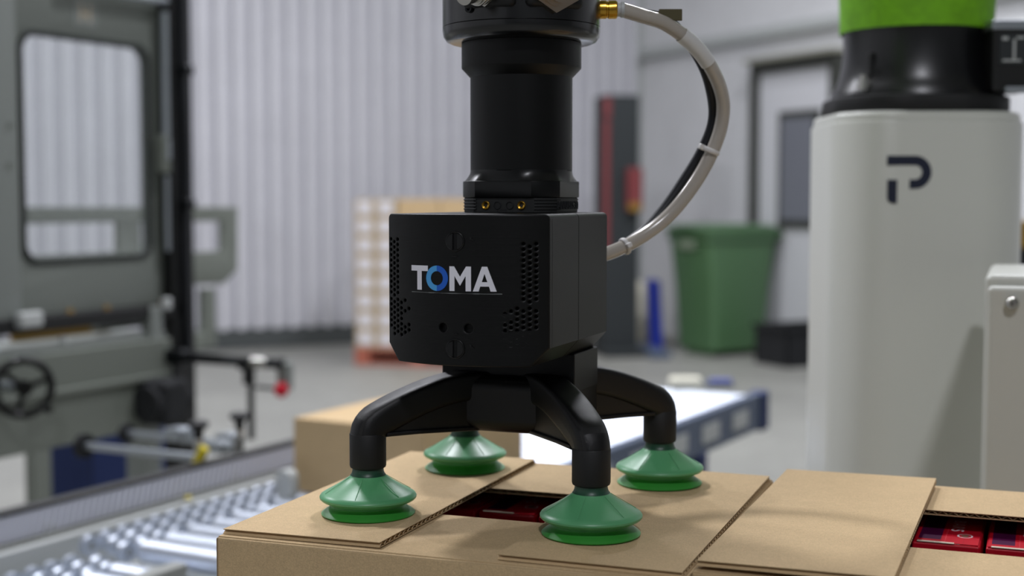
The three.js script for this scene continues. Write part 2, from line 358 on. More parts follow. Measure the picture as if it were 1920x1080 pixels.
// everything laid on the bowed face
const onFace = (x, y, lift = 0) => [x, y, HEAD.front + bulge(x) + lift];
function faceGeo(shape, depth, curve = 10) {
  let g = ext(shape, depth, 0, 1, curve); g = new TessellateModifier(.006, 4).modify(g.toNonIndexed ? (g.index ? g.toNonIndexed() : g) : g);
  const p = g.attributes.position; for (let i = 0; i < p.count; i++) { p.setX(i, p.getX(i) - .0055); p.setZ(i, p.getZ(i) + HEAD.front + bulge(p.getX(i)) - .0002); }
  g.computeVertexNormals(); return g;
}
{ // lettering
  const y0 = ty(1.1788), y1 = ty(1.1976), w = .0042, h = y1 - y0;
  // the face bows away at the left, so positions are taken along the face
  const T = poly([[-.0345, y1], [-.0345, y1 - w], [-.0286, y1 - w], [-.0286, y0], [-.0243, y0], [-.0243, y1 - w], [-.0184, y1 - w], [-.0184, y1]].reverse());
  part(tool, 'letter', faceGeo(T, .0006), M.white);
  const oc = -.0102, oy = (y0 + y1) / 2, R = h / 2 + .0003, r = R - .0043;
  for (const [a0, a1, m] of [[Math.PI / 2, Math.PI * 1.5, M.lightBlue], [-Math.PI / 2, Math.PI / 2, M.blue]]) {
    const s = new THREE.Shape(); s.absarc(oc, oy, R, a0, a1, false); s.absarc(oc, oy, r, a1, a0, true);
    part(tool, 'letter', faceGeo(s, .0006, 24), m);
  }
  const mx = .0008, mw = .0175;
  const Mm = poly([[mx, y0], [mx + w, y0], [mx + w, y0 + h * .62], [mx + mw / 2, y0 + h * .22], [mx + mw - w, y0 + h * .62], [mx + mw - w, y0], [mx + mw, y0], [mx + mw, y1], [mx + mw - w * .92, y1], [mx + mw / 2, y0 + h * .58], [mx + w * .92, y1], [mx, y1]]);
  part(tool, 'letter', faceGeo(Mm, .0006), M.white);
  const ax = .0198, aw = .0178, A = poly([[ax, y0], [ax + w * 1.05, y0], [ax + aw * .31, y0 + h * .2], [ax + aw * .69, y0 + h * .2], [ax + aw - w * 1.05, y0], [ax + aw, y0], [ax + aw * .61, y1], [ax + aw * .39, y1]]);
  const hole = new THREE.Path([[ax + aw * .38, y0 + h * .38], [ax + aw * .5, y0 + h * .72], [ax + aw * .62, y0 + h * .38]].map(p => new THREE.Vector2(...p))); A.holes = [hole];
  part(tool, 'letter', faceGeo(A, .0006), M.white);
  part(tool, 'underline', faceGeo(poly([[-.0345, y0 - .0022], [.0415, y0 - .0022], [.0415, y0 - .0015], [-.0345, y0 - .0015]]), .0004), M.greyLine);
}
for (const y of [ty(1.2165), ty(1.1345)]) { // slotted quarter turn locks
  const c = part(tool, 'lock', new THREE.TorusGeometry(.0072, .0006, 8, 36), M.blackSmooth, onFace(0, y, .0002));
  const hs = [1, -1].map(s => { const q = new THREE.Shape(); q.absarc(s * .0008, 0, .0062, s > 0 ? -Math.PI / 2 + .13 : Math.PI / 2 + .13, s > 0 ? Math.PI / 2 - .13 : Math.PI * 1.5 - .13); return ext(q, .0012, .0003, 1, 14); });
  part(c, 'slotted_cap', join(hs), M.blackSmooth, [0, 0, -.0006]);
  part(tool, 'lock_mark', join(box(.003, .0006, .0006, .0135, .0014, 0), box(.0016, .0022, .0006, .0126, .0024, 0), box(.004, .0005, .0006, 0, y > ty(1.18) ? -.0115 : .0115, .0014)), M.blackSmooth, onFace(0, y, -.0004));
}
// mounting ring, flange and extension tube on the axis
function flatCircle(R, flat, seg = 14) {
  const a = Math.acos(flat / R), s = new THREE.Shape(), pts = [];
  for (let q = 0; q < 4; q++) for (let i = 0; i <= seg; i++) { const t = q * Math.PI / 2 + a + (Math.PI / 2 - 2 * a) * i / seg; pts.push(new THREE.Vector2(R * Math.cos(t), R * Math.sin(t))); }
  return new THREE.Shape(pts);
}
const RING0 = ty(1.2372), RING1 = ty(1.2496), FL1 = ty(1.2635), NECK = ty(1.274);
{
  const ring = part(tool, 'mounting_ring', muv(creased(ext(flatCircle(.0495, .0415), RING1 - RING0 - .0008, .0005, 1).rotateX(-Math.PI / 2).translate(0, RING0 + .0005, 0), .4)), M.ringBlack);
  for (const x of [-.0158, .0158]) {
    const i = part(ring, 'brass_insert', lathe([[0, -.001], [.0012, -.0008], [.0016, .0006], [.0030, .0013], [.0036, .0008], [.0036, -.002]], 24).rotateX(Math.PI / 2), M.brass, [x, (RING0 + RING1) / 2, .0416]);
  }
  for (const x of [-.0055, .0055]) part(ring, 'pin_hole', lathe([[0, -.0006], [.0026, -.0006], [.0030, .0005], [.0034, .0001]], 20).rotateX(Math.PI / 2), M.rubber, [x, (RING0 + RING1) / 2, .0418]);
  part(ring, 'pin_mark', join(box(.006, .0006, .0005, 0, -.0036, .0417), box(.0006, .002, .0005, -.0055, -.0052, .0417)).translate(0, (RING0 + RING1) / 2, 0), M.rubber);
  // fine grip ribs round the corners
  const ribs = []; for (const q of [0, 1, 2, 3]) for (let k = 0; k < 4; k++) { const t = new THREE.TorusGeometry(.0496, .0006, 6, 14, .5).rotateX(Math.PI / 2).rotateY(q * Math.PI / 2 - .52 + .02); ribs.push(t.translate(0, RING0 + .003 + k * .0026, 0)); }
  part(ring, 'grip_ribs', join(ribs), M.ringBlack);
  part(tool, 'flange', muv(creased(ext(flatCircle(.0502, .0435), FL1 - RING1 - .0018, .0009, 2).rotateX(-Math.PI / 2).translate(0, RING1 + .0011, 0), .4)), M.blackSmooth);
  // loft from the flange outline to the round tube
  const n = 96, rows = 8, v = [], idx = [], a = Math.acos(.0435 / .0502);
  for (let j = 0; j <= rows; j++) for (let i = 0; i <= n; i++) {
    const t = i / n * Math.PI * 2, q = ((t % (Math.PI / 2)) + Math.PI / 2) % (Math.PI / 2), dd = Math.min(q, Math.PI / 2 - q);
    const Rf = (dd < a ? .0435 / Math.cos(dd) : .0502) - .0006, k = j / rows, e = 1 - Math.sin(k * Math.PI / 2), R = .0434 + Math.max(0, Rf - .0434) * Math.pow(e, .9);
    v.push(R * Math.cos(t), FL1 - .001 + (NECK - FL1) * k, -R * Math.sin(t));
  }
  for (let j = 0; j < rows; j++) for (let i = 0; i < n; i++) { const p = j * (n + 1) + i; idx.push(p, p + 1, p + n + 2, p, p + n + 2, p + n + 1); }
  const g = new THREE.BufferGeometry(); g.setAttribute('position', new THREE.Float32BufferAttribute(v, 3)); g.setIndex(idx); g.computeVertexNormals();
  g.setAttribute('uv', new THREE.Float32BufferAttribute(new Float32Array(v.length / 3 * 2), 2));
  part(tool, 'flange_shoulder', g, M.blackSmooth);
  part(tool, 'extension_tube', muv(lathe([[.0434, NECK - .002], [.0434, ty(1.351)], [.0505, ty(1.3585)], [.0508, ty(1.3593)], [.0508, ty(1.3795)], [0, ty(1.3795)]], 96)), M.blackTube);
}
// maker's name embossed on the ring's right front corner
const font = await new FontLoader().loadAsync('fonts/droid/droid_sans_bold.typeface.json');
{
  const g = new TextGeometry('ANUBIS 3D', { font, size: .0052, depth: .0012, curveSegments: 3 }); g.computeBoundingBox();
  const w = g.boundingBox.max.x, p = g.attributes.position;
  for (let i = 0; i < p.count; i++) { const a = (56 * D2R) + p.getX(i) * .82 / .05, R = .0497 + p.getZ(i); p.setXYZ(i, R * Math.sin(a), p.getY(i) * 1.25, R * Math.cos(a)); }
  g.computeVertexNormals();
  part(tool, 'embossed_name', g.translate(0, RING0 + .0032, 0), M.rubber);
}
// neck block and spider
part(tool, 'neck_block', rbox(.119, HEAD.bot - ty(1.088), .064, .0012, 0, (HEAD.bot + ty(1.088)) / 2, .002), M.black);
part(tool, 'spider_hub', rbox(.112, .048, .096, .012, 0, ty(1.0775), 0, 4), M.blackGrain);
const CUPX = .096, CUPZ = .102, REACH = Math.hypot(CUPX, CUPZ);
{ // arm: web with rounded top flange and bottom flange, bending down into the leg. profile in (r, y)
  const topPts = [[.03, 1.1035], [.06, 1.1035], [.085, 1.0985], [.108, 1.0905], [.126, 1.0825], [.139, 1.0735], [REACH - .001, 1.066]].map(([r, y]) => [r, ty(y)]);
  const web = new THREE.Shape();
  web.moveTo(.02, ty(1.1)); for (const [r, y] of topPts) web.lineTo(r, y - .003); web.lineTo(REACH, ty(1.056)); web.lineTo(REACH - .016, ty(1.0545)); web.lineTo(.1, ty(1.0552)); web.lineTo(.06, ty(1.0545)); web.lineTo(.02, ty(1.0535));
  const wg = ext(web, .018, .0015, 2).translate(0, 0, -.009);
  // top flange: sweep of a rounded bar of 27 mm width following the top line then down the leg
  const path = [...topPts.slice(0, 5).map(([r, y]) => new THREE.Vector3(r, y - .0125, 0)), new THREE.Vector3(.1345, ty(1.0655), 0), new THREE.Vector3(REACH - .0003, ty(1.0585), 0), new THREE.Vector3(REACH, ty(1.05), 0)];
  const cv = new THREE.CatmullRomCurve3(path, false, 'centripetal'), N = 40, K = 28, v = [], idx = [];
  for (let j = 0; j <= N; j++) {
    const u = j / N, c = cv.getPointAt(u), t = cv.getTangentAt(u), nrm = new THREE.Vector3(-t.y, t.x, 0);
    const round = Math.min(1, Math.max(0, (u - .55) / .4)), pw = 5.5 - 3.3 * round, hh = .0125 + .0018 * round, ww = .0138 + .0005 * round;
    for (let i = 0; i <= K; i++) {
      const a = i / K * Math.PI * 2, ca2 = Math.cos(a), sa2 = Math.sin(a);
      const f = (q) => Math.sign(q) * Math.pow(Math.abs(q), 2 / pw);
      v.push(c.x + nrm.x * f(sa2) * hh, c.y + nrm.y * f(sa2) * hh, f(ca2) * ww);
    }
  }
  for (let j = 0; j < N; j++) for (let i = 0; i < K; i++) { const p = j * (K + 1) + i; idx.push(p, p + K + 2, p + 1, p, p + K + 1, p + K + 2); }
  const fg = new THREE.BufferGeometry(); fg.setAttribute('position', new THREE.Float32BufferAttribute(v, 3)); fg.setIndex(idx); fg.computeVertexNormals(); fg.setAttribute('uv', new THREE.Float32BufferAttribute(new Float32Array(v.length / 3 * 2), 2));
  const low = ext(poly([[.02, ty(1.0535)], [.06, ty(1.0545)], [.1, ty(1.0552)], [REACH - .012, ty(1.0548)], [REACH - .012, ty(1.0585)], [.1, ty(1.0588)], [.06, ty(1.0581)], [.02, ty(1.0571)]]), .023, .0012, 2).translate(0, 0, -.0115);
  const armG = muv(join(creased(wg, .4), fg, creased(low, .4)));
  const sleeveG = muv(lathe([[0, ty(1.0285)], [.0128, ty(1.0285)], [.0145, ty(1.0295)], [.0150, ty(1.0312)], [.0150, ty(1.0568)], [.0146, ty(1.0575)], [0, ty(1.0575)]], 48));
  const bandG = lathe([[.0118, .0335], [.0126, .0325], [.0126, .0318]], 40);
  const lipTop = TOP;
  // bellows: outer skin then inner skin, so the wall has thickness. y above the flap
  const cupG = lathe([[0, .040], [.0124, .0395], [.0127, .036], [.0134, .0336], [.0155, .0310], [.0215, .0268], [.0290, .0222], [.0360, .0184], [.0388, .0167], [.0397, .0152], [.0396, .0138], [.0383, .0124], [.0345, .0107], [.0312, .0093], [.0302, .0083]], 72);
  const lipG = lathe([[.0300, .0086], [.0302, .0076], [.0316, .0062], [.0340, .0046], [.0368, .0028], [.0384, .0014], [.0382, .0007], [.0364, .0004], [.0330, .0004], [.0300, .0012], [.0285, .0040], [.0280, .0080]], 72);
  const seamG = []; for (let k = 0; k < 6; k++) { const a = k * Math.PI / 3 + .35, q = r => r; seamG.push(bar(new THREE.Vector3(.0155 * Math.cos(a), .0312, .0155 * Math.sin(a)), new THREE.Vector3(.0358 * Math.cos(a), .0187, .0358 * Math.sin(a)), .00022, 5)); }
  const seams = join(seamG), mouldRing = lathe([[.0126, .0390], [.0129, .0358], [.0136, .0336], [.0146, .0324], [.0143, .0318]], 40);
  [[-1, 1], [1, 1], [-1, -1], [1, -1]].forEach(([sx, sz], i) => {
    const arm = part(tool, 'arm', armG, M.blackGrain); arm.rotation.y = Math.atan2(-sz * CUPZ, sx * CUPX);
    part(tool, 'leg_sleeve', sleeveG, M.blackMatte, [sx * CUPX, 0, sz * CUPZ]);
    const cup = part(tool, 'suction_cup', cupG, M.green, [sx * CUPX, .0006, sz * CUPZ]); cup.rotation.y = i * .9;
    cup.userData.label = 'green silicone bellows suction cup';
    part(cup, 'sealing_lip', lipG, M.greenLip); part(cup, 'mould_seams', seams, M.green); part(cup, 'neck_ring', mouldRing, M.neckGreen);
  });
}

// ------------------------------------------------------------------ robot: pedestal, arm, cabinet
const PED = [.5525, 1.92], PED_H = 1.362;
{
  const g = thing('robot_pedestal', 'pale grey rounded column carrying the robot arm, marked with a dark P emblem', 'pedestal', [PED[0], 0, -PED[1]], 0);
  const hw = .1275, col = rrect(-hw, -hw, hw, hw, .075);
  part(g, 'column', muv(creased(ext(col, PED_H - .036, .004, 2, 20).rotateX(-Math.PI / 2).translate(0, .02, 0), .5)), M.pedestal);
  part(g, 'top_plate', muv(creased(ext(rrect(-hw + .003, -hw + .003, hw - .003, hw - .003, .073), .014, .007, 3, 20).rotateX(-Math.PI / 2).translate(0, PED_H - .021, 0), .7)), M.pedestal);
  part(g, 'foot_plate', rbox(.42, .02, .42, .006, 0, .01, 0), M.pedestal);
  // P emblem on the flat front
  const d = PED[1] - hw, k = d / FOCAL, px = x => (x - 960) * k - PED[0], py = y => atDepth(1700, y, d).y;
  const b = 17.5 * k, x0 = px(1661), xc = px(1713), yt = py(292), yb = py(354), R = (yt - yb) / 2;
  const s = new THREE.Shape(); s.moveTo(x0, yt); s.lineTo(xc, yt); s.absarc(xc, yt - R, R, Math.PI / 2, -Math.PI / 2, true); s.lineTo(px(1703), yb); s.lineTo(px(1703), yb + b); s.lineTo(xc, yb + b); s.absarc(xc, yt - R, R - b, -Math.PI / 2, Math.PI / 2, false); s.lineTo(x0, yt - b);
  const leg = new THREE.Shape(), l0 = px(1662), l1 = px(1680), e = py(382); leg.moveTo(l0, py(337)); leg.lineTo(l1, py(337)); leg.lineTo(l1, e); leg.quadraticCurveTo(l0, e, l0, e + 12 * k);
  part(g, 'emblem', join(ext(s, .0012), ext(leg, .0012)).translate(0, 0, hw - .0004), M.navy);
}
const wristAxis = [TOOL[0], -TOOL[1]];
const arm = thing('industrial_robot', 'black robot arm in a lime green sleeve, its wrist holding the gripper', 'robot', [PED[0], PED_H, -PED[1]], 0);
{
  // base flange and concave casting
  part(arm, 'base_flange', muv(creased(ext(rrect(-.1175, -.1175, .1175, .1175, .09), .016, .003, 2, 20).rotateX(-Math.PI / 2).translate(0, .003, 0), .5)), M.blackMatte);
  part(arm, 'base_casting', lathe([[.113, .02], [.112, .028], [.106, .037], [.101, .05], [.0975, .068], [.0955, .09], [.0965, .112], [.098, .118], [0, .118]], 72), P({ color: 0x0d0e10, roughness: .33, clearcoat: .3, clearcoatRoughness: .3 }));
  for (const a of [40, 140, 217, 323]) {
    const x = .106 * Math.cos(a * D2R), z = -.106 * Math.sin(a * D2R);
    const pad = part(arm, 'bolt_pad', lathe([[.017, .021], [.017, .026], [.012, .03], [0, .03]], 20), M.blackMatte, [x, 0, z]);
    part(pad, 'bolt', join(cyl(.0095, .0095, .012, 6).translate(0, .036, 0), cyl(.006, .006, .008, 16).translate(0, .046, 0)), M.steel);
    part(pad, 'rib', rbox(.006, .06, .02, .002, -x * .1, .05, -z * .1), M.blackMatte);
  }
  // connector block on the right of the base
  const cb = part(arm, 'connector_block', rbox(.05, .085, .05, .004, .098, .068, .075), M.blackMatte);
  part(cb, 'upper_clamp', rbox(.054, .012, .05, .002, .098, .112, .076), M.aluminium);
  part(cb, 'lower_clamp', rbox(.034, .008, .02, .002, .105, .028, .098), M.aluminium);
  part(cb, 'rating_plate', rbox(.034, .04, .002, .0006, .098, .08, .101), M.mast);
  part(cb, 'print', join(box(.003, .026, .0008, .1, .08, .1024), box(.024, .0025, .0008, .097, .0655, .1024), box(.008, .004, .0008, .088, .094, .1024), box(.01, .003, .0008, .108, .095, .1024)), M.palePlastic);
  part(arm, 'yellow_cable', tube([[.127, .12, .09], [.1285, .09, .103], [.126, .06, .105], [.123, .038, .1]].map(p => new THREE.Vector3(...p)), .0028, 24, 8), M.yellow);
  part(arm, 'cable_plug', join(cylX(.017, .06, 20).translate(.17, .065, .06), cylX(.013, .03, 20).translate(.132, .065, .06)), M.blackMatte);
  // green sleeve from the base up and over to the wrist
  const T = (x, y, d) => new THREE.Vector3(x - PED[0], y - PED_H, -d + PED[1]);
  const pts = [T(PED[0], PED_H + .112, PED[1]), T(PED[0], PED_H + .2, PED[1]), T(PED[0], 1.8, PED[1]), T(.55, 2.1, 1.91), T(.47, 2.28, 1.8), T(.3, 2.24, 1.58), T(.12, 2.05, 1.34), T(.02, 1.83, 1.205), T(wristAxis[0], 1.62, 1.187), T(wristAxis[0], 1.5, 1.187)];
  const cv = new THREE.CatmullRomCurve3(pts, false, 'centripetal'), N = 90, K = 40, fr = cv.computeFrenetFrames(N, false), v = [], idx = [];
  for (let j = 0; j <= N; j++) {
    const u = j / N, c = cv.getPointAt(u), wr = 1 + .02 * Math.sin(u * 170) + .015 * Math.sin(u * 61), R = (.1055 - .03 * u) * (j < 3 ? .965 + .012 * j : wr);
    for (let i = 0; i <= K; i++) { const a = i / K * Math.PI * 2, q = R * (1 + .012 * Math.sin(3 * a + u * 40)); v.push(c.x + q * (Math.cos(a) * fr.normals[j].x + Math.sin(a) * fr.binormals[j].x), c.y + q * (Math.cos(a) * fr.normals[j].y + Math.sin(a) * fr.binormals[j].y), c.z + q * (Math.cos(a) * fr.normals[j].z + Math.sin(a) * fr.binormals[j].z)); }
  }
  for (let j = 0; j < N; j++) for (let i = 0; i < K; i++) { const p = j * (K + 1) + i; idx.push(p, p + K + 1, p + 1, p + 1, p + K + 1, p + K + 2); }
  const g = new THREE.BufferGeometry(); g.setAttribute('position', new THREE.Float32BufferAttribute(v, 3)); g.setIndex(idx); g.computeVertexNormals(); part(arm, 'protective_sleeve', muv(g), M.lime);
  // wrist
  const wx = wristAxis[0] - PED[0], wz = wristAxis[1] + PED[1], wy = y => y - PED_H;
  const wrist = part(arm, 'wrist_housing', muv(lathe([[0, 1.3798], [.0505, 1.3798], [.0600, 1.3800], [.0635, 1.3815], [.0660, 1.385], [.0668, 1.390], [.0668, 1.3925], [.0662, 1.3928], [.0668, 1.3932], [.0672, 1.53], [.064, 1.545], [0, 1.545]].map(([r, y]) => [r, wy(y)]), 96)), P({ color: 0x0b0c0d, roughness: .26, clearcoat: .4, clearcoatRoughness: .2 }), [wx, 0, wz]);
  const around = (deg, R, y) => [R * Math.sin(deg * D2R), wy(y), R * Math.cos(deg * D2R)];
  for (const [a, w] of [[-24, .046], [24, .05]]) {
    const pl = part(wrist, 'cover_plate', rbox(w, .09, .012, .005, 0, 0, 0, 3), M.blackMatte, around(a, .0635, 1.447)); pl.rotation.y = a * D2R;
  }
  for (const [a, y, R] of [[-39, 1.4145, .0665], [-39, 1.4025, .0665], [8, 1.4085, .0665]]) {
    const sc = part(wrist, 'socket_screw', lathe([[.0014, .0006], [.0018, .0024], [.0034, .0026], [.0036, 0]], 16).rotateX(Math.PI / 2), M.anodised, around(a, R, y)); sc.rotation.y = a * D2R;
  }
  const gl = part(wrist, 'cable_gland', join(cylZ(.0125, .006, 6).translate(0, 0, .006), cylZ(.0095, .014, 28).translate(0, 0, .014), new THREE.TorusGeometry(.0098, .0012, 8, 28).translate(0, 0, .012), new THREE.TorusGeometry(.0098, .0012, 8, 28).translate(0, 0, .017), cylZ(.0078, .022, 28).translate(0, 0, .024)), M.steel, around(-24, .066, 1.4165));
  gl.rotation.set(.25, -34 * D2R, 0, 'YXZ');
  const hx = part(wrist, 'hex_plug', join(cylZ(.0215, .005, 6).translate(0, 0, .005), cylZ(.0165, .007, 40).translate(0, 0, .009), cylZ(.0140, .012, 40).translate(0, 0, .014)), S({ color: 0xb9a895, roughness: .3, metalness: 1 }), around(23, .0665, 1.4195));
  hx.rotation.set(.12, 21 * D2R, 0, 'YXZ');
  const fy = wy(1.4085);
  part(wrist, 'brass_fitting', lathe([[.005, -.004], [.0075, -.004], [.0078, -.003], [.0078, .006], [.0072, .0066], [.0072, .0076], [.0078, .0082], [.0078, .0145], [.007, .0155], [0, .0155]], 40).rotateZ(-Math.PI / 2), M.brass, [.0655, fy, .0]);
  part(wrist, 'release_collar', lathe([[0, 0], [.0058, 0], [.0058, .003], [.0068, .0032], [.0068, .0058], [.006, .0062], [0, .0062]], 32).rotateZ(-Math.PI / 2), M.palePlastic, [.081, fy, 0]);
}
{ // air hose with its ties and label, black cable beside it
  const a = atDepth;
  const pts = [new THREE.Vector3(wristAxis[0] + .085, 1.4085, wristAxis[1]), a(1200, 29, 1.19), a(1250, 46, 1.195), a(1318, 104, 1.21), a(1354, 180, 1.23), a(1353, 232, 1.24), a(1333, 290, 1.243), a(1297, 352, 1.243), a(1250, 408, 1.24), a(1195, 449, 1.232), a(1140, 475, 1.22), a(1085, 488, 1.205)];
  const curve = new THREE.CatmullRomCurve3(pts, false, 'centripetal');
  const g = thing('air_hose', 'translucent white air hose curving from the wrist to the gripper', 'hose');
  part(g, 'hose', new THREE.TubeGeometry(curve, 140, .0062, 18), M.hose);
  const tie = (u, r) => { const c = curve.getPointAt(u), t = curve.getTangentAt(u), m = part(g, 'cable_tie', join(new THREE.TorusGeometry(r, .0012, 8, 30).scale(1, 1, 1.8), rbox(.006, .0045, .005, .001, r + .001, 0, 0)), M.tie); m.position.copy(c); m.quaternion.setFromUnitVectors(new THREE.Vector3(0, 0, 1), t); return m; };
  const t1 = tie(.515, .0085); t1.position.x -= .003; t1.rotateZ(2.2); const t2 = tie(.86, .0068); t2.rotateZ(.4);
  const lab = new THREE.CatmullRomCurve3([.165, .2, .235, .27].map(u => curve.getPointAt(u)), false, 'centripetal');
  part(g, 'printed_sleeve', new THREE.TubeGeometry(lab, 24, .0069, 18), M.label);
  const c = curve.getPointAt(.115);
  part(g, 'tape_flag', rbox(.02, .01, .0016, .0007, c.x + .004, c.y + .0075, c.z + .001), M.olive);
  const k = thing('signal_cable', 'thin black cable tied along the inside of the air hose', 'cable');
  const kp = [a(1196, 24, 1.21), a(1252, 38, 1.215), a(1312, 112, 1.225), a(1333, 170, 1.238), a(1337, 225, 1.25), a(1317, 280, 1.255), a(1284, 335, 1.257), a(1246, 390, 1.255), a(1212, 428, 1.25), a(1150, 472, 1.238), a(1085, 490, 1.215)];
  part(k, 'cable', new THREE.TubeGeometry(new THREE.CatmullRomCurve3(kp, false, 'centripetal'), 110, .0047, 12), M.cable);
}
{ // control cabinet right of the pedestal
  const d = 1.47, L = atDepth(1843, 700, d).x, top = atDepth(1880, 514, d).y, w = .34, dep = .25;
  const g = thing('control_cabinet', 'pale grey steel cabinet with a round lock, beside the robot column', 'cabinet', [L + w / 2 * ca + dep / 2 * sa, 0, -(d - w / 2 * sa + dep / 2 * ca)], CARTON.turn);
  part(g, 'body', rbox(w, top - .08, dep, .008, 0, (top - .08) / 2 + .08, 0, 3), M.cabinet);
  part(g, 'door', rbox(w - .006, top - .1, .014, .006, 0, (top - .08) / 2 + .08 - .002, dep / 2 + .003, 3), M.cabinet);
  part(g, 'plinth', box(w - .03, .08, dep - .03, 0, .04, 0), M.plinth);
  const kx = -w / 2 + (atDepth(1897, 567, d).x - L) / ca - .003, ky = atDepth(1897, 567, d - .01).y;
  const lk = part(g, 'lock', lathe([[0, .012], [.0035, .012], [.0055, .0105], [.0068, .008], [.007, 0]], 28).rotateX(Math.PI / 2), M.steel, [kx, ky, dep / 2 + .0098]);
  part(lk, 'key_slot', box(.0012, .005, .0006, 0, 0, .0122), M.rubber);
}
{ // white unit and dark roll behind, at the right edge
  const p = atDepth(1903, 68, 2.5);
  const g = thing('white_wall_unit', 'white box unit on a post behind the robot base', 'box', [p.x + .1, 0, -2.55]);
  part(g, 'housing', rbox(.2, .058, .12, .006, 0, p.y, 0), M.cabinet); part(g, 'post', rbox(.05, p.y - .03, .05, .003, .05, (p.y - .03) / 2, 0), M.blackMatte);
  part(g, 'cable_clip', box(.06, .012, .04, -.03, p.y - .06, .02), M.orange);
  const q = atDepth(1925, 450, 3.4);
  const h = thing('brown_drum', 'brown and black reel behind the grey cabinet', 'reel', [q.x + .06, 0, -3.5]);
  part(h, 'reel', lathe([[0, q.y - .02], [.09, q.y - .02], [.09, q.y + .045], [0, q.y + .045]], 32), M.brownGold); part(h, 'stand', lathe([[.2, 0], [.2, .02], [.05, .04], [.085, q.y - .09], [.09, q.y - .02], [0, q.y - .02]], 32), M.rubber);
}

